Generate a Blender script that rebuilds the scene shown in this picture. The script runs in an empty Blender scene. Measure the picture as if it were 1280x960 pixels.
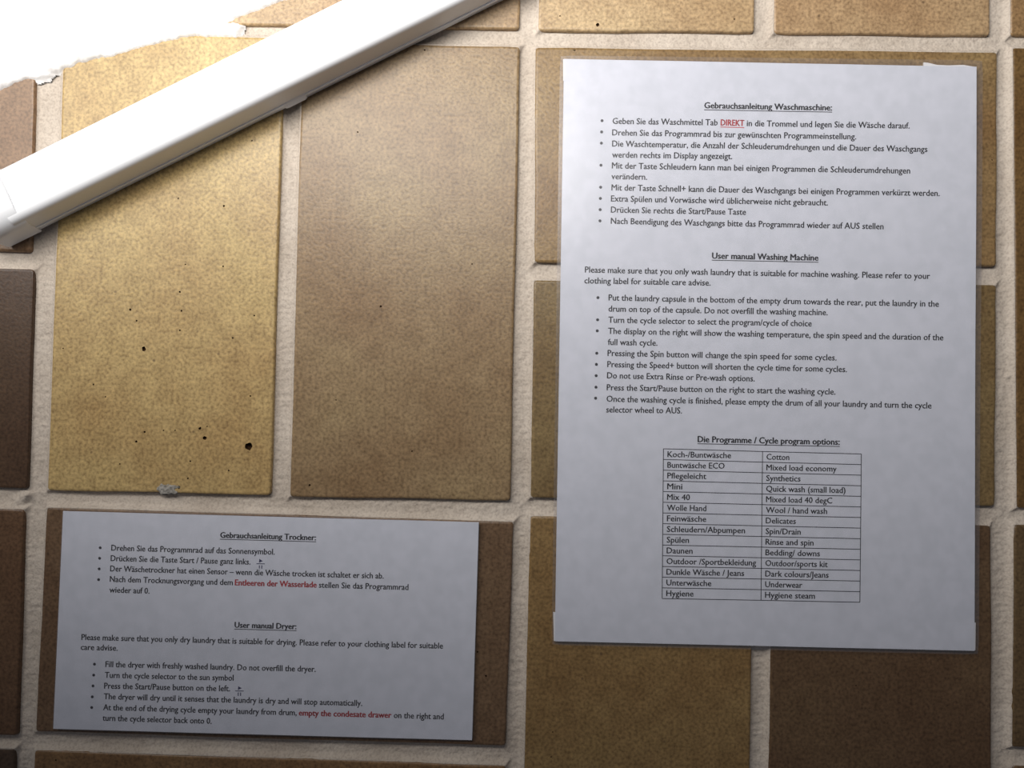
import bpy, bmesh, math, random
import numpy as np
from mathutils import Matrix, Vector
from mathutils.geometry import delaunay_2d_cdt

random.seed(7)
rng = np.random.default_rng(11)
SC = bpy.context.scene
COL = SC.collection

# ------------------------------------------------------------------ camera
F_PX = 1000.0
DIST = 0.4073          # camera to tile faces (m)
CAM_Z = 1.5
ROT = ((0.999627851, -0.020691545, 0.017776917),
       (0.021116707, 0.999487196, -0.024071340),
       (-0.017269728, 0.024437772, 0.999552176))   # camera axes: right, up, out of wall
cam_d = bpy.data.cameras.new('camera')
cam_d.sensor_width = 36.0
cam_d.lens = 36.0 * F_PX / 1280.0
cam_d.clip_start = 0.01
cam = bpy.data.objects.new('camera', cam_d)
COL.objects.link(cam)
r = ROT
cam.matrix_world = Matrix(((r[0][0], r[0][1], r[0][2], 0),
                           (-r[2][0], -r[2][1], -r[2][2], -DIST),
                           (r[1][0], r[1][1], r[1][2], CAM_Z),
                           (0, 0, 0, 1)))
SC.camera = cam

# ------------------------------------------------------------------ light
w = bpy.data.worlds.new('room_light')
SC.world = w
w.use_nodes = True
w.node_tree.nodes['Background'].inputs[0].default_value = (0.80, 0.84, 1.0, 1)
w.node_tree.nodes['Background'].inputs[1].default_value = 0.085

def area(name, loc, target, sx, sy, power, color):
    l = bpy.data.lights.new(name, 'AREA')
    l.shape = 'RECTANGLE'; l.size = sx; l.size_y = sy
    l.energy = power; l.color = color
    o = bpy.data.objects.new(name, l)
    COL.objects.link(o)
    o.location = loc
    d = Vector(target) - Vector(loc)
    o.rotation_euler = d.to_track_quat('-Z', 'Y').to_euler()
    return o
# daylight from a window up to the left of the wall
area('window_daylight', (-0.15, -0.48, CAM_Z + 0.31), (0.08, 0, CAM_Z + 0.70),
     0.42, 0.24, 6.6, (1.0, 0.97, 0.93))
# added fill light further left, brightens the left tiles and the duct end
area('added_side_fill', (-0.46, -0.33, CAM_Z + 0.25), (-0.14, 0, CAM_Z + 0.36),
     0.16, 0.24, 1.1, (1.0, 0.97, 0.93))

SC.view_settings.view_transform = 'Standard'
SC.view_settings.look = 'None'
SC.view_settings.gamma = 1.0
SC.view_settings.exposure = 0.0
SC.view_settings.use_curve_mapping = False

# ------------------------------------------------------------------ helpers
def P(px, py, h=0.0):
    """photo pixel -> (x, z) on the plane h metres in front of the tile faces"""
    cx, cy, cz = px - 640.0, 480.0 - py, -F_PX
    dx = r[0][0]*cx + r[0][1]*cy + r[0][2]*cz
    dy = r[1][0]*cx + r[1][1]*cy + r[1][2]*cz
    dz = r[2][0]*cx + r[2][1]*cy + r[2][2]*cz
    t = (DIST - h) / -dz
    return (dx*t, dy*t + CAM_Z)

def mesh_obj(name, verts, faces, mat, parent=None, smooth=False, origin=None):
    if origin is not None:
        verts = [(v[0]-origin[0], v[1]-origin[1], v[2]-origin[2]) for v in verts]
    me = bpy.data.meshes.new(name)
    me.from_pydata([tuple(map(float, v)) for v in verts], [], faces)
    me.update()
    if mat: me.materials.append(mat)
    if smooth:
        me.polygons.foreach_set('use_smooth', [True]*len(me.polygons))
    o = bpy.data.objects.new(name, me)
    COL.objects.link(o)
    if origin is not None: o.location = origin
    if parent:
        o.parent = parent
    return o

def empty(name, label, cat, loc=(0, 0, 0)):
    o = bpy.data.objects.new(name, None)
    COL.objects.link(o)
    o.location = loc
    o.empty_display_size = 0.03
    o['label'] = label; o['category'] = cat
    return o

def under(o, parent):
    o.parent = parent
    o.matrix_parent_inverse = Matrix.Translation(-parent.location)
    return o

def noise2(nx, ny, cell, seed):
    """smooth value noise, about -1..1, features `cell` samples wide (cell may be a pair)"""
    g = np.random.default_rng(seed)
    cx, cy = cell if isinstance(cell, tuple) else (cell, cell)
    gx, gy = int(nx/cx)+3, int(ny/cy)+3
    a = g.uniform(-1, 1, (gx, gy))
    xs = np.arange(nx)/cx; ys = np.arange(ny)/cy
    xi = xs.astype(int); yi = ys.astype(int)
    fx = xs-xi; fy = ys-yi
    fx = (fx*fx*(3-2*fx))[:, None]; fy = (fy*fy*(3-2*fy))[None, :]
    a00 = a[np.ix_(xi, yi)]; a10 = a[np.ix_(xi+1, yi)]
    a01 = a[np.ix_(xi, yi+1)]; a11 = a[np.ix_(xi+1, yi+1)]
    return (a00*(1-fx)+a10*fx)*(1-fy) + (a01*(1-fx)+a11*fx)*fy

# ------------------------------------------------------------------ materials
def new_mat(name):
    m = bpy.data.materials.new(name)
    m.use_nodes = True
    nt = m.node_tree
    return m, nt, nt.nodes['Principled BSDF']

def N(nt, t, **kw):
    n = nt.nodes.new(t)
    for k, v in kw.items():
        if k.startswith('i_'):
            key = k[2:].replace('_', ' ')
            n.inputs[key].default_value = v
        else: setattr(n, k, v)
    return n

def ramp(nt, src, stops):
    n = nt.nodes.new('ShaderNodeValToRGB')
    e = n.color_ramp.elements
    while len(e) < len(stops): e.new(0.5)
    for el, (p, c) in zip(e, stops):
        el.position = p; el.color = c if len(c) == 4 else (*c, 1)
    nt.links.new(src, n.inputs[0])
    return n

def mixrgb(nt, mode, fac, a, b):
    n = nt.nodes.new('ShaderNodeMix'); n.data_type = 'RGBA'; n.blend_type = mode
    for s, v in ((n.inputs[0], fac), (n.inputs[6], a), (n.inputs[7], b)):
        if isinstance(v, bpy.types.NodeSocket): nt.links.new(v, s)
        else: s.default_value = v
    return n.outputs[2]

def tile_material():
    m, nt, b = new_mat('glazed_tile')
    L = nt.links.new
    tc = N(nt, 'ShaderNodeTexCoord'); oi = N(nt, 'ShaderNodeObjectInfo')
    fine = N(nt, 'ShaderNodeTexNoise'); fine.inputs['Scale'].default_value = 620; fine.inputs['Detail'].default_value = 3
    big = N(nt, 'ShaderNodeTexNoise'); big.inputs['Scale'].default_value = 16; big.inputs['Detail'].default_value = 3
    mid = N(nt, 'ShaderNodeTexNoise'); mid.inputs['Scale'].default_value = 110; mid.inputs['Detail'].default_value = 2
    geo = N(nt, 'ShaderNodeNewGeometry')
    for n in (fine, big, mid): L(geo.outputs['Position'], n.inputs['Vector'])
    f = ramp(nt, fine.outputs['Fac'], [(0.28, (0.62, 0.585, 0.55)), (0.50, (1, 1, 1)), (0.74, (1.36, 1.34, 1.30))])
    g = ramp(nt, big.outputs['Fac'], [(0.32, (0.86, 0.80, 0.76)), (0.52, (1, 1, 1)), (0.70, (1.10, 1.14, 1.12))])
    h = ramp(nt, mid.outputs['Fac'], [(0.35, (0.90, 0.88, 0.86)), (0.65, (1.08, 1.08, 1.08))])
    c = mixrgb(nt, 'MULTIPLY', 1.0, oi.outputs['Color'], f.outputs[0])
    c = mixrgb(nt, 'MULTIPLY', 1.0, c, g.outputs[0])
    c = mixrgb(nt, 'MULTIPLY', 1.0, c, h.outputs[0])
    # small brown iron specks
    vo = N(nt, 'ShaderNodeTexVoronoi'); vo.inputs['Scale'].default_value = 95
    L(geo.outputs['Position'], vo.inputs['Vector'])
    sp = ramp(nt, vo.outputs['Distance'], [(0.05, (1, 1, 1)), (0.09, (0, 0, 0))])
    rnd = N(nt, 'ShaderNodeSeparateColor'); L(vo.outputs['Color'], rnd.inputs[0])
    gt = N(nt, 'ShaderNodeMath', operation='GREATER_THAN'); L(rnd.outputs[0], gt.inputs[0]); gt.inputs[1].default_value = 0.80
    mu = N(nt, 'ShaderNodeMath', operation='MULTIPLY'); L(sp.outputs[0], mu.inputs[0]); L(gt.outputs[0], mu.inputs[1])
    mu2 = N(nt, 'ShaderNodeMath', operation='MULTIPLY'); L(mu.outputs[0], mu2.inputs[0]); mu2.inputs[1].default_value = 0.55
    c = mixrgb(nt, 'MIX', mu2.outputs[0], c, (0.06, 0.035, 0.02, 1))
    L(c, b.inputs['Base Color'])
    b.inputs['Roughness'].default_value = 0.39
    b.inputs['Specular IOR Level'].default_value = 0.42
    bu = N(nt, 'ShaderNodeBump'); bu.inputs['Strength'].default_value = 0.25; bu.inputs['Distance'].default_value = 0.0004
    L(fine.outputs['Fac'], bu.inputs['Height']); L(bu.outputs[0], b.inputs['Normal'])
    return m

def rough_material(name, col, dark, scale, strength, dist, rough=0.9):
    m, nt, b = new_mat(name)
    L = nt.links.new
    geo = N(nt, 'ShaderNodeNewGeometry')
    n1 = N(nt, 'ShaderNodeTexNoise'); n1.inputs['Scale'].default_value = scale; n1.inputs['Detail'].default_value = 5
    n2 = N(nt, 'ShaderNodeTexNoise'); n2.inputs['Scale'].default_value = 35; n2.inputs['Detail'].default_value = 3
    for n in (n1, n2): L(geo.outputs['Position'], n.inputs['Vector'])
    a = ramp(nt, n1.outputs['Fac'], [(0.30, dark), (0.55, col)])
    g = ramp(nt, n2.outputs['Fac'], [(0.3, (0.88, 0.86, 0.84)), (0.65, (1.05, 1.05, 1.05))])
    L(mixrgb(nt, 'MULTIPLY', 1.0, a.outputs[0], g.outputs[0]), b.inputs['Base Color'])
    b.inputs['Roughness'].default_value = rough
    b.inputs['Specular IOR Level'].default_value = 0.2
    bu = N(nt, 'ShaderNodeBump'); bu.inputs['Strength'].default_value = strength; bu.inputs['Distance'].default_value = dist
    L(n1.outputs['Fac'], bu.inputs['Height']); L(bu.outputs[0], b.inputs['Normal'])
    return m

def plain(name, col, rough=0.5, spec=0.5):
    m, nt, b = new_mat(name)
    b.inputs['Base Color'].default_value = (*col, 1)
    b.inputs['Roughness'].default_value = rough
    b.inputs['Specular IOR Level'].default_value = spec
    return m

def paper_material():
    m, nt, b = new_mat('printer_paper')
    L = nt.links.new
    geo = N(nt, 'ShaderNodeNewGeometry')
    n1 = N(nt, 'ShaderNodeTexNoise'); n1.inputs['Scale'].default_value = 160; n1.inputs['Detail'].default_value = 4
    L(geo.outputs['Position'], n1.inputs['Vector'])
    a = ramp(nt, n1.outputs['Fac'], [(0.35, (0.70, 0.72, 0.77)), (0.65, (0.76, 0.775, 0.83))])
    L(a.outputs[0], b.inputs['Base Color'])
    b.inputs['Roughness'].default_value = 0.75
    b.inputs['Specular IOR Level'].default_value = 0.2
    return m

def film_material():
    """clear laminating film: see-through with a faint surface sheen"""
    m = bpy.data.materials.new('laminating_film')
    m.use_nodes = True
    nt = m.node_tree; nt.nodes.clear(); L = nt.links.new
    out = N(nt, 'ShaderNodeOutputMaterial')
    tr = N(nt, 'ShaderNodeBsdfTransparent'); tr.inputs[0].default_value = (0.95, 0.95, 0.96, 1)
    gl = N(nt, 'ShaderNodeBsdfGlossy'); gl.inputs['Roughness'].default_value = 0.28
    df = N(nt, 'ShaderNodeBsdfDiffuse'); df.inputs[0].default_value = (0.8, 0.8, 0.85, 1)
    fr = N(nt, 'ShaderNodeFresnel')
    ge = N(nt, 'ShaderNodeNewGeometry')
    io = N(nt, 'ShaderNodeMix'); io.inputs[2].default_value = 1.35; io.inputs[3].default_value = 1/1.35
    L(ge.outputs['Backfacing'], io.inputs[0]); L(io.outputs[0], fr.inputs[0])
    m1 = N(nt, 'ShaderNodeMixShader'); m1.inputs[0].default_value = 0.03
    L(tr.outputs[0], m1.inputs[1]); L(df.outputs[0], m1.inputs[2])
    m2 = N(nt, 'ShaderNodeMixShader')
    L(fr.outputs[0], m2.inputs[0]); L(m1.outputs[0], m2.inputs[1]); L(gl.outputs[0], m2.inputs[2])
    L(m2.outputs[0], out.inputs[0])
    return m

M_TILE = tile_material()
M_GROUT = rough_material('cement_grout', (0.57, 0.50, 0.425), (0.43, 0.37, 0.315), 900, 0.6, 0.0006)
M_PLASTER = rough_material('white_plaster', (0.90, 0.90, 0.90), (0.76, 0.75, 0.75), 300, 0.5, 0.0006)
M_SLAB = rough_material('wall_mortar', (0.42, 0.37, 0.31), (0.34, 0.30, 0.25), 200, 0.5, 0.001)
M_PIT = plain('pinhole_clay', (0.045, 0.022, 0.010), 0.9, 0.1)
M_SMEAR = rough_material('grey_cement', (0.34, 0.32, 0.29), (0.16, 0.15, 0.13), 700, 0.8, 0.0006)
M_PVC = plain('white_plastic', (0.85, 0.86, 0.88), 0.32, 0.5)
M_PVC_EDGE = plain('cut_plastic_edge', (0.85, 0.85, 0.86), 0.5, 0.4)
M_PAPER = paper_material()
M_FILM = film_material()
M_TAPE = plain('white_foam_tape', (0.88, 0.87, 0.86), 0.6, 0.3)
M_INK = plain('black_ink', (0.012, 0.012, 0.018), 0.6, 0.3)
M_RED = plain('red_ink', (0.62, 0.045, 0.05), 0.6, 0.3)
M_BLUE = plain('dark_blue_ink', (0.03, 0.03, 0.10), 0.6, 0.3)

# ------------------------------------------------------------------ wall
# tiles: corners TL, TR, BR, BL in the photo, colour, pits (photo x, y, radius px)
S = 0.4073e-3            # metres per photo pixel on the wall
TL_, TS_ = 577*S, 281*S
def quad_px(*c): return [P(*p) for p in c]
def shift(p, dx, dz): return (p[0]+dx*S, p[1]+dz*S)

tiles = []
def T(quad, col, pits=()): tiles.append((quad, col, pits))

# light column pair, upright, left of centre
T(quad_px((80, 41), (355, 47), (338, 619), (59, 613)), (0.42, 0.298, 0.130), [
    (180, 436, 3.1), (311, 558, 5.2), (256, 547.5, 2.6), (250, 535.5, 2.0), (163, 387, 1.7), (225, 365, 1.4),
    (227, 388.5, 1.4), (171, 401, 1.2), (225, 413, 1.3), (291, 422.5, 1.3), (279, 333, 1.2), (318, 394.5, 1.2),
    (313, 495, 1.2), (181, 540, 1.5), (170.5, 552, 1.6), (259, 533, 1.0), (219, 538, 1.0), (204.5, 538, 1.0),
    (117, 480.5, 1.2), (132, 496, 1.0), (79, 435.5, 1.0), (232, 330.5, 1.0), (238, 576.5, 1.2), (223.5, 609, 2.2),
    (235, 598, 1.2), (280, 257.5, 1.6), (223, 248, 1.1), (315, 176, 1.2), (286, 588, 1.2), (150, 580, 1.0)])
T(quad_px((378, 52), (650, 58), (638, 626), (362, 621)), (0.25, 0.172, 0.092), [
    (476, 383, 1.5), (387, 606.5, 1.5), (531, 62.5, 1.2), (447, 165, 1.2), (590, 330, 1.0), (420, 500, 1.0), (515, 564, 1.1)])
# left of them, lying
tr = P(44, 38); br = P(38, 315)
T([shift(tr, -577, 0), tr, br, shift(br, -577, 0)], (0.22, 0.135, 0.075))
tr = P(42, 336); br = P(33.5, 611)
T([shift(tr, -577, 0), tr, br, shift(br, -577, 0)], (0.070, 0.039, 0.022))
# right, lying, behind the large sheet
T(quad_px((669, 59), (1247, 65), (1246, 333), (668, 328)), (0.235, 0.152, 0.068), [(718, 62, 2.0), (1240, 200, 0.9)])
T(quad_px((667, 350), (1246, 356), (1244, 633), (663, 622)), (0.19, 0.13, 0.058), [])
# far right, upright
tl = P(1266, 59); bl = P(1271, 635)
T([tl, shift(tl, 281, 0), shift(bl, 276, 0), bl], (0.14, 0.080, 0.028))
T([shift(tl, 303, 0), shift(tl, 580, 0), shift(bl, 575, 0), shift(bl, 298, 0)], (0.22, 0.14, 0.06))
# row above
br = P(649, 36); bl = P(72, 27)
T([shift(bl, 0, 270), shift(br, 0, 270), br, bl], (0.36, 0.25, 0.14))
T([shift(bl, 0, 570), shift(br, 0, 570), shift(br, 0, 293), shift(bl, 0, 293)], (0.40, 0.27, 0.14))
bl = P(672.5, 38); br = P(943, 40)
T([shift(bl, 0, 577), shift(br, 0, 577), br, bl], (0.43, 0.31, 0.175), [(747, 31, 2.4), (700, 20, 1.0), (918, 24, 1.0)])
bl = P(967, 41); br = P(1238, 44)
T([shift(bl, 0, 577), shift(br, 0, 577), br, bl], (0.38, 0.26, 0.145))
bl = P(1263, 44)
T([shift(bl, 0, 281), shift(bl, 577, 281), shift(bl, 577, 0), bl], (0.27, 0.17, 0.08))
T([shift(bl, 0, 580), shift(bl, 577, 580), shift(bl, 577, 303), shift(bl, 0, 303)], (0.27, 0.17, 0.08))
tr = P(52, -272); br = P(46, 12)
T([shift(tr, -577, 0), tr, br, shift(br, -577, 0)], (0.34, 0.22, 0.12))
T([shift(tr, -577, 280), shift(tr, 0, 280), shift(tr, 0, 20), shift(tr, -577, 20)], (0.34, 0.22, 0.12))
# row below
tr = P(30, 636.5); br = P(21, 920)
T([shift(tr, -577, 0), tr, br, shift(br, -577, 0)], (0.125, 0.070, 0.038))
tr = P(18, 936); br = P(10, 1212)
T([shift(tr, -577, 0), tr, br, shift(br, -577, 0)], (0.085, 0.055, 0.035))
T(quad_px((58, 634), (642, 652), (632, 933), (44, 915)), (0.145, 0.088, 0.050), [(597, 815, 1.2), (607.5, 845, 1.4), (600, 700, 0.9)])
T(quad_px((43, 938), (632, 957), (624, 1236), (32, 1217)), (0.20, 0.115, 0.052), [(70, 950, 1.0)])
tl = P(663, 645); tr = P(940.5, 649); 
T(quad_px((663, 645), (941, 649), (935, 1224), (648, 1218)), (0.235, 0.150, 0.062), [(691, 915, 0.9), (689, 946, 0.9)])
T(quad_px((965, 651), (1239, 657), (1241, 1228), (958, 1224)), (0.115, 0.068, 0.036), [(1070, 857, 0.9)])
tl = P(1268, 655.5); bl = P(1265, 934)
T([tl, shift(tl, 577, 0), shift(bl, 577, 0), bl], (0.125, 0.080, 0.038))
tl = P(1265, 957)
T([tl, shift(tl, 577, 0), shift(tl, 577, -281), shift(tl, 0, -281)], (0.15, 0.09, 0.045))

def outline(quad, rad=0.0016, n=14):
    """clockwise TL,TR,BR,BL quad -> counter-clockwise slightly uneven ring with rounded corners"""
    q = [Vector(p) for p in (quad[0], quad[3], quad[2], quad[1])]   # ccw in x,z
    pts = []
    for i in range(4):
        a, b, prv, nxt = q[i], q[(i+1) % 4], q[i-1], q[(i+2) % 4]
        e = (b-a).normalized(); e0 = (a-prv).normalized()
        s = a + e*rad; s0 = a - e0*rad
        mid = a + (e*rad - e0*rad)*0.30
        pts += [s0, mid]
        t_end = b - e*rad
        nrm = Vector((e.y, -e.x))
        ph = random.uniform(0, 6)
        for k in range(n):
            t = k/n
            j = 0 if k == 0 else (random.uniform(-1, 1)*0.00010 + 0.00018*math.sin(ph + t*9))
            pts.append(s.lerp(t_end, t) + nrm*j)
    return pts

def inset(pts, d):
    out = []
    n = len(pts)
    for i in range(n):
        a, b, c = pts[i-1], pts[i], pts[(i+1) % n]
        e1 = (b-a).normalized(); e2 = (c-b).normalized()
        nv = Vector((-e1.y-e2.y, e1.x+e2.x))
        if nv.length < 1e-6: nv = Vector((-e1.y, e1.x))
        nv.normalize()
        out.append(b + nv*d)
    return out

def area2(pts):
    return sum(pts[i-1].x*pts[i].y - pts[i].x*pts[i-1].y for i in range(len(pts)))

x0, z0, x1, z1 = -0.62, CAM_Z-0.34, 0.62, CAM_Z+0.44
# the wall itself: a mortar slab behind the tiles
slab_v = [(x, y, z) for x in (x0, x1) for y in (0.0036, 0.06) for z in (z0, z1)]
slab_f = [(0, 1, 3, 2), (4, 6, 7, 5), (0, 4, 5, 1), (2, 3, 7, 6), (0, 2, 6, 4), (1, 5, 7, 3)]
wall = mesh_obj('wall_back', slab_v, slab_f, M_SLAB)
wall['kind'] = 'structure'
wall['label'] = 'wall of glazed yellow and brown tiles with pale rough grout joints'

def build_tile(quad, col, pits):
    ring = outline(quad)
    if area2(ring) < 0: ring.reverse()
    rings = [(0.0, 0.0034), (0.0, 0.0009), (0.00022, 0.00040), (0.00065, 0.00010), (0.0014, 0.0)]
    n = len(ring)
    verts, faces = [], []
    last = None
    for d, y in rings:
        rr = inset(ring, d) if d else ring
        verts += [(p.x, y, p.y) for p in rr]
        last = rr
    for k in range(len(rings)-1):
        for i in range(n):
            j = (i+1) % n
            faces.append((k*n+i, k*n+j, (k+1)*n+j, (k+1)*n+i))
    base = (len(rings)-1)*n
    # front face with round holes where the glaze has pits
    pts2 = list(last); edges = [(i, (i+1) % n) for i in range(n)]
    cups = []
    for (px, py, rp) in pits:
        c = Vector(P(px, py)); rad = rp*S
        m = 20 if rp > 2 else 9
        s = len(pts2)
        ph = random.uniform(0, 6)
        for k in range(m):
            a = 2*math.pi*k/m
            rr = rad*(1+0.07*math.sin(a*2+ph)+random.uniform(-.025, .025))
            pts2.append(c + Vector((math.cos(a)*rr, math.sin(a)*rr)))
        edges += [(s+k, s+(k+1) % m) for k in range(m)]
        cups.append((s, m, c, rad))
    vo, eo, fo, ov, oe, of = delaunay_2d_cdt(pts2, edges, [], 1, 1e-7)
    idx = {}
    for k, o in enumerate(ov):
        if o: idx[k] = o[0]
    fl = []
    for f in fo:
        c = sum((vo[i] for i in f), Vector((0, 0)))/len(f)
        if any((c-cc).length < rad*0.80 for _, _, cc, rad in cups): continue
        fl.append(f)
    vstart = len(verts)
    mp = {}
    for k in range(len(vo)):
        o = idx.get(k)
        if o is not None and o < n: mp[k] = base+o
        else:
            mp[k] = len(verts); verts.append((vo[k].x, 0.0, vo[k].y))
    inv = {o: k for k, o in idx.items()}
    mats = [0]*len(faces)
    for f in fl:
        faces.append(tuple(mp[i] for i in f)); mats.append(0)
    for s, m, c, rad in cups:
        top = [mp[inv[s+k]] for k in range(m) if (s+k) in inv]
        if len(top) != m: continue
        dep = min(0.0030, rad*1.5)
        mid0 = len(verts)
        for k in range(m):
            v = verts[top[k]]
            verts.append((c.x+(v[0]-c.x)*0.75, dep*0.7, c.y+(v[2]-c.y)*0.75))
        cen = len(verts); verts.append((c.x, dep, c.y))
        for k in range(m):
            j = (k+1) % m
            faces.append((top[k], top[j], mid0+j, mid0+k)); mats.append(1)
            faces.append((mid0+k, mid0+j, cen)); mats.append(1)
    # orient all to the viewer
    cx = sum(p.x for p in ring)/n; cz = sum(p.y for p in ring)/n
    o = mesh_obj('tile', verts, faces, M_TILE, origin=(cx, 0, cz))
    o.data.materials.append(M_PIT)
    o.data.polygons.foreach_set('material_index', mats)
    bm = bmesh.new(); bm.from_mesh(o.data)
    bmesh.ops.recalc_face_normals(bm, faces=bm.faces)
    s = sum(f.normal.y*f.calc_area() for f in bm.faces)
    if s > 0: bmesh.ops.reverse_faces(bm, faces=bm.faces)
    for f in bm.faces:
        f.smooth = f.material_index == 0 and abs(f.normal.y) < 0.999
    bm.to_mesh(o.data); bm.free()
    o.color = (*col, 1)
    o.parent = wall
    # slight unevenness of the laying
    o.location.y = random.uniform(-0.00015, 0.00015)
    return o

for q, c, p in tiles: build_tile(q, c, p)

# ---- grout: one continuous recessed bed with a concave profile
def sdf_quads(X, Z, upper=False):
    """distance to the tiles; upper: only to their top and left edges"""
    d = np.full(X.shape, 1e9)
    for quad, _, _ in tiles:
        q = [quad[0], quad[3], quad[2], quad[1]]
        e_ = []
        for i in range(4):
            a, b = q[i], q[(i+1) % 4]
            ex, ez = b[0]-a[0], b[1]-a[1]; l = math.hypot(ex, ez)
            nx, nz = ez/l, -ex/l
            e_.append((X-a[0])*nx + (Z-a[1])*nz)
        lt = np.maximum(e_[0], e_[3]); rb = np.maximum(e_[1], e_[2])
        m = np.maximum(lt, rb)
        if upper: m = m + 0.6*np.maximum(0, rb-lt)
        d = np.minimum(d, m)
    return d

def grid_mesh(name, X, Y, Z, keep, mat, parent):
    nx, nz = X.shape
    fmask = keep[:-1, :-1] & keep[1:, :-1] & keep[:-1, 1:] & keep[1:, 1:]
    ii, jj = np.nonzero(fmask)
    quads = np.stack([ii*nz+jj, (ii+1)*nz+jj, (ii+1)*nz+jj+1, ii*nz+jj+1], 1)
    used = np.unique(quads)
    remap = np.full(nx*nz, -1); remap[used] = np.arange(len(used))
    quads = remap[quads]
    co = np.stack([X.ravel()[used], Y.ravel()[used], Z.ravel()[used]], 1)
    me = bpy.data.meshes.new(name)
    me.vertices.add(len(co)); me.vertices.foreach_set('co', co.ravel().astype(np.float32))
    me.loops.add(quads.size); me.loops.foreach_set('vertex_index', quads.ravel().astype(np.int32))
    me.polygons.add(len(quads))
    me.polygons.foreach_set('loop_start', np.arange(0, quads.size, 4, dtype=np.int32))
    me.polygons.foreach_set('use_smooth', np.ones(len(quads), dtype=bool))
    me.update(calc_edges=True); me.validate()
    me.materials.append(mat)
    o = bpy.data.objects.new(name, me); COL.objects.link(o)
    if parent: o.parent = parent
    return o

st = 0.0006
gx = np.arange(-0.36, 0.36, st); gz = np.arange(CAM_Z-0.29, CAM_Z+0.30, st)
X, Z = np.meshgrid(gx, gz, indexing='ij')
nx, nz = X.shape
d = sdf_quads(X, Z)
dn = d + 0.00016*noise2(nx, nz, 6, 1) + 0.0003*noise2(nx, nz, 22, 2)
dd = np.maximum(dn, 0)
b_ = np.maximum(0, sdf_quads(X, Z, True) + 0.0002*noise2(nx, nz, 6, 12) + 0.0003*noise2(nx, nz, 30, 13))
# the bed sits low under the tile above and climbs to the top and left edge of the next tile
depth = 0.00002 + 0.0010*(1-np.exp(-b_/0.0006)) + 0.00135*(1-np.exp(-(b_/0.0017)**1.5)) + 0.0003*np.minimum(1, dd/0.001)*np.minimum(1, b_/0.003)
depth += np.minimum(1, dd/0.002)*(0.00030*noise2(nx, nz, 26, 3) + 0.00021*noise2(nx, nz, 3, 4) + 0.00020*noise2(nx, nz, (8, 2), 5) + 0.00007*rng.uniform(-1, 1, (nx, nz)))
# sandier towards some places, deeper joint under the two light tiles
Jx, Jz = P(180, 628)
depth += 0.0009*np.exp(-((X-Jx)/0.055)**2-((Z-Jz)/0.006)**2)*np.minimum(1, dd/0.002)
Jx, Jz = P(300, 935)
depth += 0.0007*np.exp(-((X-Jx)/0.11)**2-((Z-Jz)/0.007)**2)*np.minimum(1, dd/0.002)
depth = np.minimum(depth, 0.0034)
depth = np.where(d < 0, depth-d*1.2, depth)
# lumps of mortar
for px, py, rx, h in ((28, 622, 2.6, 2.0), (18, 629, 2.2, 1.2), (33, 618, 1.4, 1.6), (1262, 471, 1.0, 1.2), (1239, 633, 1.2, .5)):
    lx, lz = P(px, py)
    depth -= h*1e-3*np.exp(-(((X-lx)/(rx*1e-3*1.3))**2+((Z-lz)/(rx*1e-3))**2))*(1+0.5*noise2(nx, nz, 4, 8))
grout = grid_mesh('grout', X, depth, Z, d > -0.0016, M_GROUT, wall)
# the joints further out, coarser
st2 = 0.002
gx = np.arange(x0, x1, st2); gz = np.arange(z0, z1, st2)
X2, Z2 = np.meshgrid(gx, gz, indexing='ij')
d2 = sdf_quads(X2, Z2)
out = (np.abs(X2) > 0.357) | (Z2 < CAM_Z-0.287) | (Z2 > CAM_Z+0.297)
dep2 = 0.0006 + 0.0013*np.minimum(1, np.maximum(d2, 0)/0.003)
dep2 = np.where(d2 < 0, 0.001-d2*0.8, dep2)
grid_mesh('grout', X2, dep2, Z2, (d2 > -0.003) & out, M_GROUT, wall)

# ---- white plaster lapping over the tiles at the upper left
bp = [(-60, 128), (0, 113), (12, 107), (25, 101), (38, 98), (48, 101), (58, 98), (66, 91), (78, 87.5), (90, 84), (100, 79),
      (120, 74), (140, 70), (160, 65), (180, 59), (200, 53.5), (225, 48), (240, 45.2), (262, 46), (285, 46.5), (296, 48),
      (300, 41), (303, 33), (296, 30), (284, 28.5), (298, 21), (325, 12), (355, 0.5), (400, -18), (470, -50), (560, -110), (640, -190), (700, -270)]
poly = [P(*p) for p in bp] + [(0.10, z1-0.03), (x0+0.04, z1-0.03), (x0+0.04, P(-60, 128)[1]-0.05), (-0.40, P(-60, 128)[1]-0.02)]
def poly_sdf(X, Z, poly):
    dmin = np.full(X.shape, 1e9); inside = np.zeros(X.shape, bool)
    for i in range(len(poly)):
        a, b = poly[i-1], poly[i]
        ex, ez = b[0]-a[0], b[1]-a[1]
        t = np.clip(((X-a[0])*ex+(Z-a[1])*ez)/(ex*ex+ez*ez), 0, 1)
        dmin = np.minimum(dmin, np.hypot(X-a[0]-t*ex, Z-a[1]-t*ez))
        if abs(ez) > 1e-12:
            cr = ((a[1] > Z) != (b[1] > Z)) & (X < ex*(Z-a[1])/ez + a[0])
            inside ^= cr
    return np.where(inside, dmin, -dmin)
def plaster(gx, gz, s):
    X, Z = np.meshgrid(gx, gz, indexing='ij'); nx, nz = X.shape
    e = poly_sdf(X, Z, poly)
    e = e + 0.00045*noise2(nx, nz, 5*s, 21) + 0.0003*noise2(nx, nz, 2, 22)
    ee = np.maximum(e, 0)
    th = 0.0022*(1-np.exp(-ee/0.0012)) + np.minimum(1, ee/0.003)*(0.0005*noise2(nx, nz, 30*s, 23)+0.00022*noise2(nx, nz, 5*s, 24)+0.00006*noise2(nx, nz, 2, 25))
    y = np.where(e > 0, -th - 0.0001, 0.0004 - e*1.0)
    return X, y, Z, e
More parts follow.
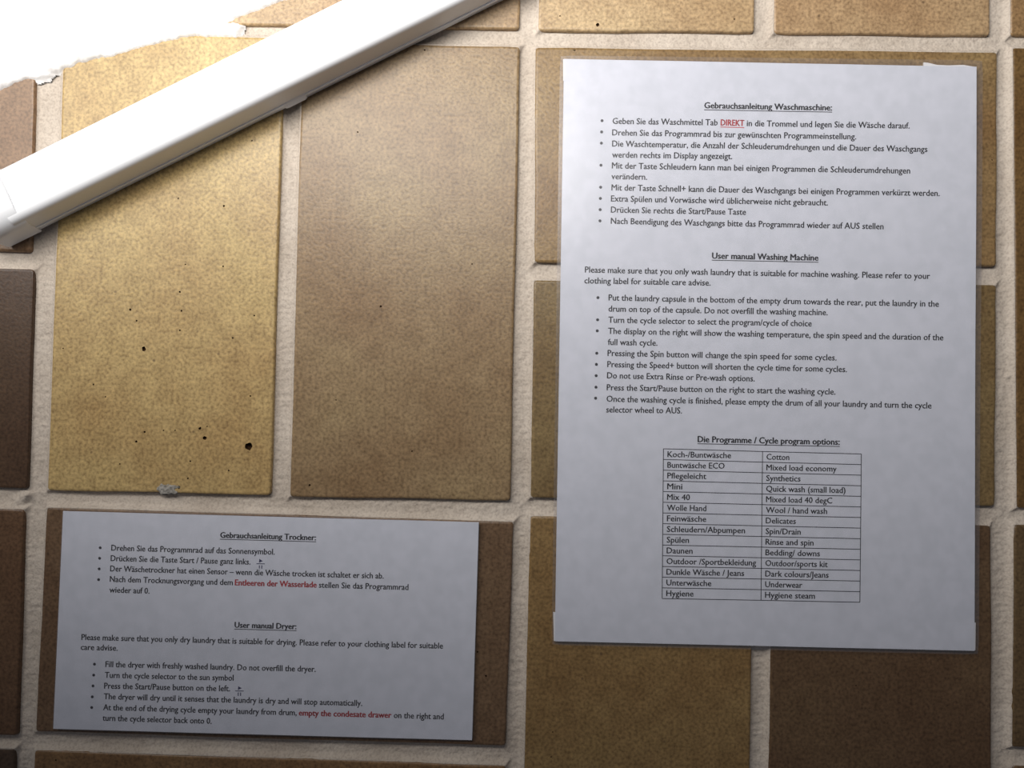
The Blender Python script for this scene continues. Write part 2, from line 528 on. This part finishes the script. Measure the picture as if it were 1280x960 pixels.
X, Y, Zz, e = plaster(np.arange(-0.32, 0.06, 0.0006), np.arange(CAM_Z+0.14, CAM_Z+0.24, 0.0006), 1)
o1 = grid_mesh('plaster', X, Y, Zz, e > -0.0016, M_PLASTER, wall)
o1['label'] = 'rough white plaster lapping over the tiles at the upper left'
X, Y, Zz, e = plaster(np.arange(x0+0.02, 0.12, 0.002), np.arange(CAM_Z+0.06, z1-0.02, 0.002), 0.4)
outm = (X < -0.318) | (X > 0.058) | (Zz > CAM_Z+0.2375)
o2 = grid_mesh('plaster', X, Y, Zz, (e > -0.003) & outm, M_PLASTER, wall)

# ---- grey cement smear with a chipped edge under the light tile
cx, cz = P(209, 611.5)
X, Zz = np.meshgrid(np.arange(cx-0.0065, cx+0.0065, 0.00025), np.arange(cz-0.0036, cz+0.0036, 0.00025), indexing='ij')
nx, nz = X.shape
rr = np.hypot((X-cx)/0.0054, (Zz-cz)/0.0027) + 0.28*noise2(nx, nz, 7, 31)
hgt = 0.0007*np.clip(1-rr, -1, 1) + 0.00025*noise2(nx, nz, 4, 32)*(rr < 1)
o = grid_mesh('cement_smear', X, np.where(rr < 1, -np.abs(hgt)-0.0001, 0.001), Zz, rr < 1.25, M_SMEAR, wall)
o['label'] = 'small grey cement smear on the chipped lower tile edge'

# ------------------------------------------------------------------ cable duct
a0 = Vector(P(47, 290)); b0 = Vector(P(632, 0))
U = (b0-a0).normalized(); V = Vector((-U.y, U.x))
def dpt(s, n, h):   # along duct, across (up), out of the wall
    p = a0 + U*s + V*n
    return (p.x, -h, p.y)
duct = empty('cable_duct', 'white plastic cable duct running diagonally across the upper left tiles', 'cable duct', dpt(0.25, 0.0135, 0))
def sweep(name, prof, ss, mat, jit=None, closed=True, caps=True):
    verts, faces = [], []
    n = len(prof)
    for k, s in enumerate(ss):
        for i, (nn, h) in enumerate(prof):
            sj = s + (jit(k, i, nn, h) if jit else 0)
            verts.append(dpt(sj, nn, h))
    for k in range(len(ss)-1):
        for i in range(n if closed else n-1):
            j = (i+1) % n
            faces.append((k*n+i, k*n+j, (k+1)*n+j, (k+1)*n+i))
    if closed and caps:
        faces.append(tuple(range(n))[::-1]); faces.append(tuple((len(ss)-1)*n+i for i in range(n)))
    o = mesh_obj(name, verts, faces, mat)
    bm = bmesh.new(); bm.from_mesh(o.data); bmesh.ops.recalc_face_normals(bm, faces=bm.faces)
    for f in bm.faces: f.smooth = len(f.verts) == 4
    bm.to_mesh(o.data); bm.free()
    mod = o.modifiers.new('edge', 'EDGE_SPLIT'); mod.split_angle = math.radians(38)
    return under(o, duct)
Wd, Hd = 0.0272, 0.0205
def rounded(n0, n1, hb, ht, rr, m=5, low=None):
    p = [(n0, hb)]
    lo = low or rr
    for k in range(m+1):
        a = math.pi - k*math.pi/2/m
        p.append((n0+lo+math.cos(a)*lo, ht-lo+math.sin(a)*lo))
    for k in range(m+1):
        a = math.pi/2 - k*math.pi/2/m
        p.append((n1-rr+math.cos(a)*rr, ht-rr+math.sin(a)*rr))
    p.append((n1, hb))
    return p
LEN = 0.56
# base channel standing on the wall, cover clipped over it
sweep('base', rounded(0.0002, Wd-0.0002, 0.0006, 0.0052, 0.0003, 2), [-0.002, LEN-0.001], M_PVC)
sweep('cover', rounded(0.0000, Wd, 0.0058, Hd, 0.0020, 7, 0.0036) , [-0.001, LEN], M_PVC)
# lip line of the cover, a thin ridge along the lower side
sweep('lip', [(-0.0006, 0.0046), (-0.0009, 0.0052), (-0.0006, 0.0060), (0.0004, 0.0060), (0.0004, 0.0046)], [-0.001, LEN], M_PVC)
# sleeve over the lower end, with a ragged saw cut
def ragged(k, i, nn, h):
    if k == 1: return 0.0022*(h/Hd) * (0.2+math.sin(nn*900+1)*0.25) + 0.0009*math.sin(nn*2300+h*900)
    return 0
sl = sweep('end_sleeve', rounded(-0.0011, Wd+0.0009, 0.0010, Hd+0.0010, 0.0018, 7, 0.0085), [-0.0160, 0.0035], M_PVC, ragged)
sl['label'] = 'end sleeve with a ragged cut edge at the lower left'
# small latch tab by the wall
t0 = (Vector(P(358, 134))-a0).dot(U); t1 = (Vector(P(384, 121))-a0).dot(U)
tv, tf = [], []
prof = [(-0.0012, 0.0020), (-0.0018, 0.0034), (-0.0014, 0.0044), (0.0004, 0.0075), (0.0004, 0.0020)]
for s, k in ((t0, 0.75), (t0+0.0015, 1.0), (t1-0.0012, 1.0), (t1, 0.6)):
    for nn, h in prof: tv.append(dpt(s, nn*k if nn < 0 else nn, h))
for k in range(3):
    for i in range(5): tf.append((k*5+i, k*5+(i+1) % 5, (k+1)*5+(i+1) % 5, (k+1)*5+i))
tf += [(4, 3, 2, 1, 0), (15, 16, 17, 18, 19)]
o = under(mesh_obj('latch_tab', tv, tf, M_PVC), duct)
bm = bmesh.new(); bm.from_mesh(o.data); bmesh.ops.recalc_face_normals(bm, faces=bm.faces); bm.to_mesh(o.data); bm.free()

# ------------------------------------------------------------------ printed sheets
def build_sheet(label, corners, h0, amp, seed, film_m, tapes, em):
    """corners TL,TR,BR,BL photo px of the paper"""
    c3 = [Vector(P(*c, h0)) for c in corners]
    cx = sum(p.x for p in c3)/4; cz = sum(p.y for p in c3)/4
    root = empty('laminated_sheet', label, 'sign', (cx, -h0, cz))
    g = np.random.default_rng(seed)
    ph = g.uniform(0, 6.28, 8)
    def wave(x, z):
        u = (x-cx)/0.21; v = (z-cz)/0.30
        s = (0.42*math.sin(5.1*v+1.6*u+ph[0]) + 0.30*math.sin(4.3*u-2.2*v+ph[1]) + 0.16*math.sin(11*v+3*u+ph[2])
             + 0.08*math.sin(17*u+6*v+ph[3]))
        return h0 + amp*s
    def uv(u, v, m=(0, 0, 0, 0)):
        # bilinear, u right, v down, margins left, top, right, bottom (m)
        a = c3[0].lerp(c3[1], u); b = c3[3].lerp(c3[2], u)
        p = a.lerp(b, v)
        return p
    def sheet_mesh(name, quad, dh, mat, nu=36, nv=48, thick=0.00012, rc=0):
        q = quad
        W = (q[1]-q[0]).length; H = (q[3]-q[0]).length
        verts, faces = [], []
        for side in (0, 1):
            for i in range(nu+1):
                for j in range(nv+1):
                    u, v = i/nu, j/nv
                    p = q[0].lerp(q[1], u).lerp(q[3].lerp(q[2], u), v)
                    if rc:
                        du = min(u, 1-u)*W; dv = min(v, 1-v)*H
                        if du < rc and dv < rc:
                            ax, az = rc-du, rc-dv
                            L = math.hypot(ax, az)
                            if L > rc:
                                k = rc/L
                                sx = 1 if u < .5 else -1; sz = -1 if v < .5 else 1
                                p = p + (q[1]-q[0]).normalized()*sx*ax*(1-k) + (q[3]-q[0]).normalized()*(1 if v < .5 else -1)*az*(1-k)
                    verts.append((p.x, -(wave(p.x, p.y)+dh) + (thick if side else 0), p.y))
        o_ = (nu+1)*(nv+1)
        for i in range(nu):
            for j in range(nv):
                a = i*(nv+1)+j; b = (i+1)*(nv+1)+j
                faces.append((a, a+1, b+1, b))
                faces.append((o_+a, o_+b, o_+b+1, o_+a+1))
        for i in range(nu):
            for j in (0, nv):
                a = i*(nv+1)+j; b = (i+1)*(nv+1)+j
                faces.append((a, b, o_+b, o_+a) if j == 0 else (b, a, o_+a, o_+b))
        for j in range(nv):
            for i in (0, nu):
                a = i*(nv+1)+j
                faces.append((a+1, a, o_+a, o_+a+1) if i == 0 else (a, a+1, o_+a+1, o_+a))
        o = mesh_obj(name, verts, faces, mat)
        for p in o.data.polygons: p.use_smooth = True
        o.modifiers.new('edge', 'EDGE_SPLIT').split_angle = 0.8
        return under(o, root)
    sheet_mesh('paper', c3, 0.0, M_PAPER)
    ml, mt, mr, mb = film_m
    eu = (c3[1]-c3[0]).normalized(); ev = (c3[3]-c3[0]).normalized()
    fq = [Vector(P(*c, h0)) for c in film_m] if isinstance(film_m[0], tuple) else [
        c3[0]-eu*ml-ev*mt, c3[1]+eu*mr-ev*mt, c3[2]+eu*mr+ev*mb, c3[3]-eu*ml+ev*mb]
    f = sheet_mesh('film', fq, 0.00030, M_FILM, thick=0.00008, rc=0.0015)
    f['label'] = 'clear glossy laminating film'
    for tp in tapes:
        q = [Vector(P(*c, h0)) for c in tp]
        n = len(q)
        vv = [(p.x, -(wave(p.x, p.y)-0.00016), p.y) for p in q] + [(p.x, min(-0.0002, -(wave(p.x, p.y)-0.0011)), p.y) for p in q]
        ff = [tuple(range(n))[::-1], tuple(range(n, 2*n))] + [(i, (i+1) % n, n+(i+1) % n, n+i) for i in range(n)]
        o = under(mesh_obj('adhesive_strip', vv, ff, M_TAPE), root)
        bm = bmesh.new(); bm.from_mesh(o.data); bmesh.ops.recalc_face_normals(bm, faces=bm.faces); bm.to_mesh(o.data); bm.free()
    TH = 0.00006

    def flat_obj(name, polys, mat):
        """polys: list of lists of (x,z)"""
        verts, faces = [], []
        for pl in polys:
            s = len(verts)
            verts += [(x, -(wave(x, z)+TH), z) for x, z in pl]
            faces.append(tuple(range(s, s+len(pl))))
        o = mesh_obj(name, verts, faces, mat)
        bm = bmesh.new(); bm.from_mesh(o.data)
        bm.normal_update()
        for fc in bm.faces:
            if fc.normal.y > 0: fc.normal_flip()
        bm.to_mesh(o.data); bm.free()
        return under(o, root)

    def text(s, xa, ya, xb, yb, name='text_line', mat=None, bold=False, underline=False, size=None):
        mat = mat or M_INK
        cu = bpy.data.curves.new('t', 'FONT')
        cu.body = s; cu.size = 1.0; cu.resolution_u = 2
        to = bpy.data.objects.new('t', cu); COL.objects.link(to)
        dg = bpy.context.evaluated_depsgraph_get()
        me = bpy.data.meshes.new_from_object(to.evaluated_get(dg))
        bpy.data.objects.remove(to); 
        n = len(me.vertices); co = np.empty(n*3); me.vertices.foreach_get('co', co); co = co.reshape(-1, 3)
        # stroke weight of the print: the same glyphs struck again slightly beside
        fpol = [tuple(p.vertices) for p in me.polygons]
        base_n, base_f, base_co = n, list(fpol), co.copy()
        for k_, (ox, oy) in enumerate(((0.04, 0.0), (0.08, 0.006), (0.04, 0.03)) if bold else ((0.03, 0.0), (0.045, 0.022))):
            co = np.concatenate([co, base_co + np.array([ox, oy, 0])])
            fpol += [tuple(i+base_n*(k_+1) for i in f_) for f_ in base_f]
        mnx, mxx = co[:, 0].min(), co[:, 0].max()
        A = Vector(P(xa, ya, h0)); B = Vector(P(xb, yb, h0))
        d = B-A; L = d.length; du = d/L; dv = Vector((-du.y, du.x))
        kx = L/(mxx-mnx); kz = (size or em)*S
        newco = []
        for x, y, _ in co:
            p = A + du*((x-mnx)*kx) + dv*(y*kz)
            newco.append((p.x, -(wave(p.x, p.y)+TH), p.y))
        fc = fpol
        if underline:
            m_ = max(4, int(L/0.004)); s_ = len(newco)
            for k in range(m_+1):
                for yy in (-0.13, -0.21):
                    p = A + du*(L*k/m_) + dv*(yy*kz)
                    newco.append((p.x, -(wave(p.x, p.y)+TH), p.y))
            for k in range(m_):
                fc.append((s_+2*k, s_+2*k+1, s_+2*k+3, s_+2*k+2))
        bpy.data.meshes.remove(me)
        o = mesh_obj(name, newco, fc, mat)
        bm = bmesh.new(); bm.from_mesh(o.data); bm.normal_update()
        for f_ in bm.faces:
            if f_.normal.y > 0: f_.normal_flip()
        bm.to_mesh(o.data); bm.free()
        return under(o, root)

    def bullet(x, y, rp=1.9):
        c = Vector(P(x, y, h0))
        return flat_obj('bullet', [[(c.x+math.cos(a*math.pi/6)*rp*S, c.y+math.sin(a*math.pi/6)*rp*S) for a in range(12)]], M_INK)

    def line(xa, ya, xb, yb, wpx):
        A = Vector(P(xa, ya, h0)); B = Vector(P(xb, yb, h0)); d = (B-A).normalized(); nn = Vector((-d.y, d.x))*wpx*S/2
        out = []; m_ = max(1, int((B-A).length/0.004))
        for k in range(m_):
            a = A.lerp(B, k/m_); b = A.lerp(B, (k+1)/m_)
            out.append([tuple(a-nn), tuple(b-nn), tuple(b+nn), tuple(a+nn)])
        return out
    return root, text, bullet, line, flat_obj, h0

# ---- washing machine sheet
root, text, bullet, line, flat, h0 = build_sheet(
    'large portrait laminated sheet of black German and English instructions with a bordered table',
    [(705, 74), (1220.5, 83.5), (1218, 813.5), (693.5, 801.5)], 0.0021, 0.00055, 5,
    [(700, 70), (1228, 75.5), (1223, 818), (689.5, 806)],
    [[(703.8, 74.2), (760, 76), (759, 103), (704, 101)],
     [(1155, 77.8), (1160, 78.3), (1172, 81), (1186, 81.6), (1204, 81.0), (1217, 83.2), (1217.5, 112), (1155, 110)],
     [(691.5, 765.5), (750, 767), (749, 802), (692.3, 801.2)],
     [(1160, 777), (1219.7, 778.5), (1219.3, 812.8), (1160, 811)]], 11.0)
text('Gebrauchsanleitung Waschmaschine:', 880, 135.6, 1040, 138.4, 'heading', bold=True, underline=True)
text('Geben Sie das Waschmittel Tab', 765.5, 155, 897, 157)
o = text('DIREKT', 900.5, 157, 930.3, 157.8, 'text_line', M_RED, bold=True, underline=True); o['label'] = 'red underlined word'
text('in die Trommel und legen Sie die Wäsche darauf.', 933.3, 157.8, 1136.8, 161)
LN = [('Drehen Sie das Programmrad bis zur gewünschten Programmeinstellung.', 765, 169.3, 1070, 174.5),
      ('Die Waschtemperatur, die Anzahl der Schleuderumdrehungen und die Dauer des Waschgangs', 765, 183.2, 1159, 190.3),
      ('werden rechts im Display angezeigt.', 765, 197, 915.3, 199),
      ('Mit der Taste Schleudern kann man bei einigen Programmen die Schleuderumdrehungen', 764.7, 210.6, 1137.5, 217.3),
      ('verändern.', 764.2, 224, 809, 224.7),
      ('Mit der Taste Schnell+ kann die Dauer des Waschgangs bei einigen Programmen verkürzt werden.', 764.2, 238, 1174.3, 245.4),
      ('Extra Spülen und Vorwäsche wird üblicherweise nicht gebraucht.', 763.6, 251.8, 1035, 256.9),
      ('Drücken Sie rechts die Start/Pause Taste', 763.5, 265.7, 932.6, 268.6),
      ('Nach Beendigung des Waschgangs bitte das Programmrad wieder auf AUS stellen', 763.4, 279.7, 1104.4, 286.8)]
for s, *c in LN: text(s, *c)
text('User manual Washing Machine', 890, 323.2, 1023.4, 325.8, 'heading', bold=True, underline=True)
LN = [('Please make sure that you only wash laundry that is suitable for machine washing. Please refer to your', 731, 340.7, 1162.5, 348.8),
      ('clothing label for suitable care advise.', 730.3, 354.3, 888.5, 357),
      ('Put the laundry capsule in the bottom of the empty drum towards the rear, put the laundry in the', 760.6, 375.6, 1173.6, 383.6),
      ('drum on top of the capsule. Do not overfill the washing machine.', 760.5, 389.5, 1035, 394.1),
      ('Turn the cycle selector to select the program/cycle of choice', 760.3, 403.4, 1015, 408),
      ('The display on the right will show the washing temperature, the spin speed and the duration of the', 760, 417.3, 1179.3, 425.6),
      ('full wash cycle.', 759.7, 431.3, 822, 432.2),
      ('Pressing the Spin button will change the spin speed for some cycles.', 759.3, 445, 1046, 450.7),
      ('Pressing the Speed+ button will shorten the cycle time for some cycles.', 759, 459, 1059, 465.3),
      ('Do not use Extra Rinse or Pre-wash options.', 758.7, 473, 943.6, 476.9),
      ('Press the Start/Pause button on the right to start the washing cycle.', 758.3, 488, 1044.6, 493.4),
      ('Once the washing cycle is finished, please empty the drum of all your laundry and turn the cycle', 758, 502.2, 1164.5, 510.8),
      ('selector wheel to AUS.', 757.6, 515.6, 852.6, 517)]
for s, *c in LN: text(s, *c)
for b in ((752.5, 151), (752, 165), (751.7, 179), (751.2, 206.5), (750.8, 234), (750.5, 248), (750.2, 262), (750, 276),
          (747.5, 372), (747, 399.7), (746.6, 413.5), (746, 441.5), (745.5, 455.5), (745.2, 469.6), (745, 484), (744.5, 497.8)):
    bullet(*b)
text('Die Programme / Cycle program options:', 872, 552.8, 1050, 556.2, 'heading', bold=True, underline=True)
rows = [('Koch-/Buntwäsche', 914, 'Cotton', 986.8), ('Buntwäsche ECO', 906, 'Mixed load economy', 1046),
        ('Pflegeleicht', 883, 'Synthetics', 1000.8), ('Mini', 853, 'Quick wash (small load)', 1057),
        ('Mix 40', 862.6, 'Mixed load 40 degC', 1040.4), ('Wolle Hand', 883, 'Wool / hand wash', 1033.9),
        ('Feinwäsche', 883, 'Delicates', 995), ('Schleudern/Abpumpen', 931.5, 'Spin/Drain', 1001),
        ('Spülen', 861.4, 'Rinse and spin', 1017), ('Daunen', 865.9, 'Bedding/ downs', 1025),
        ('Outdoor /Sportbekleidung', 945.3, 'Outdoor/sports kit', 1034.6), ('Dunkle Wäsche / Jeans', 930.3, 'Dark colours/Jeans', 1035.8),
        ('Unterwäsche', 889.3, 'Underwear', 1003), ('Hygiene', 867, 'Hygiene steam', 1018.7)]
TLc, TMc, TRc = (829.4, 561), (953.3, 564.4), (1076.8, 567.5)
BLc, BMc, BRc = (827.7, 748.2), (951.3, 750.4), (1074.8, 752.8)
lp = lambda a, b, t: (a[0]+(b[0]-a[0])*t, a[1]+(b[1]-a[1])*t)
pl = []
for k in range(15):
    t = k/14
    l_, m_, r_ = lp(TLc, BLc, t), lp(TMc, BMc, t), lp(TRc, BRc, t)
    pl += line(*l_, *m_, 0.9) + line(*m_, *r_, 0.9)
for a, b in ((TLc, BLc), (TMc, BMc), (TRc, BRc)): pl += line(*a, *b, 0.9)
flat('table_grid', pl, M_INK)
for k, (ta, xa, tb, xb) in enumerate(rows):
    t = (k+1)/14
    l_, m_, r_ = lp(TLc, BLc, t), lp(TMc, BMc, t), lp(TRc, BRc, t)
    sl_ = (m_[1]-l_[1])/(m_[0]-l_[0]); sx = l_[0]+5
    ya = l_[1]-3.1+5*sl_
    text(ta, sx, ya, xa, ya+(xa-sx)*0.018, 'table_text', size=10.4)
    sx = m_[0]+4.9; sl_ = (r_[1]-m_[1])/(r_[0]-m_[0]); ya = m_[1]-3.2+5*sl_
    text(tb, sx, ya, xb, ya+(xb-sx)*0.020, 'table_text', size=10.4)

# ---- dryer sheet
root, text, bullet, line, flat, h0 = build_sheet(
    'smaller landscape laminated sheet of dryer instructions with red words, at the lower left',
    [(78.5, 638.8), (598.5, 652.8), (590, 925.5), (66.5, 911)], 0.0019, 0.0004, 9,
    (0.0003, 0.0003, 0.0004, 0.0003),
    [[(535, 651.6), (596, 653.3), (595, 680), (534, 678)], [(80, 640.5), (140, 642), (139, 668), (79, 666)],
     [(69, 884), (125, 886), (124, 910), (68, 909)], [(532, 900), (589, 901), (588, 923.5), (531, 922)]], 10.5)
text('Gebrauchsanleitung Trockner:', 275, 672.2, 395.2, 675.4, 'heading', bold=True, underline=True, size=10.2)
text('Drehen Sie das Programmrad auf das Sonnensymbol.', 138.7, 688.4, 343.5, 693.4)
text('Drücken Sie die Taste Start / Pause ganz links.', 138, 701.4, 313, 705.8)
text('Der Wäschetrockner hat einen Sensor – wenn die Wäsche trocken ist schaltet er sich ab.', 137.3, 714.3, 479.6, 723.4)
text('Nach dem Trocknungsvorgang und dem', 136.9, 727.4, 291, 731.6)
o = text('Entleeren der Wasserlade', 293.3, 731.7, 396, 734.5, 'text_line', M_RED, bold=True); o['label'] = 'bold red words'
text('stellen Sie das Programmrad', 398.5, 734.6, 510.6, 737.6)
text('wieder auf 0.', 136.4, 740.8, 186.8, 742.2)
text('User manual Dryer:', 293, 784.6, 370.6, 786.6, 'heading', bold=True, underline=True, size=10.2)
text('Please make sure that you only dry laundry that is suitable for drying. Please refer to your clothing label for suitable', 101.5, 800, 553.7, 811)
text('care advise.', 100.6, 812.4, 147, 813.6)
text('Fill the dryer with freshly washed laundry. Do not overfill the dryer.', 131.6, 833.8, 394.6, 840)
text('Turn the cycle selector to the sun symbol', 130.8, 847.3, 292, 850.9)
text('Press the Start/Pause button on the left.', 130, 860.8, 287.6, 864.2)
text('The dryer will dry until it senses that the laundry is dry and will stop automatically.', 129.5, 874, 452.7, 882.6)
text('At the end of the drying cycle empty your laundry from drum,', 128.8, 887.6, 370.8, 894.4)
o = text('empty the condesate drawer', 373.2, 894.5, 489.4, 897.6, 'text_line', M_RED, bold=True); o['label'] = 'bold red words'
text('on the right and', 492, 897.6, 554.6, 899.6)
text('turn the cycle selector back onto 0.', 128, 900.9, 264.6, 904.8)
for b in ((125, 684.8), (124.3, 697.9), (123.7, 711.2), (123, 724.6), (118, 830.2), (117, 843.9), (116.2, 857.4), (115.3, 871), (114.6, 884.4)):
    bullet(*b, 1.8)
def icon(x, y):
    q = lambda a, b: P(x+a, y+b, h0)
    polys = [[q(-1.4, -5.6), q(-1.8, -0.9), q(3.0, -2.9)],
             [q(-5.2, 0.0), q(-5.2, 0.9), q(5.4, 1.0), q(5.4, 0.1)],
             [q(-1.9, 2.4), q(-2.0, 6.6), q(-0.9, 6.6), q(-0.8, 2.4)],
             [q(1.1, 2.4), q(1.0, 6.6), q(2.1, 6.6), q(2.2, 2.4)]]
    flat('play_pause_symbol', polys, M_BLUE)
icon(325.6, 704.2); icon(299.2, 863.2)
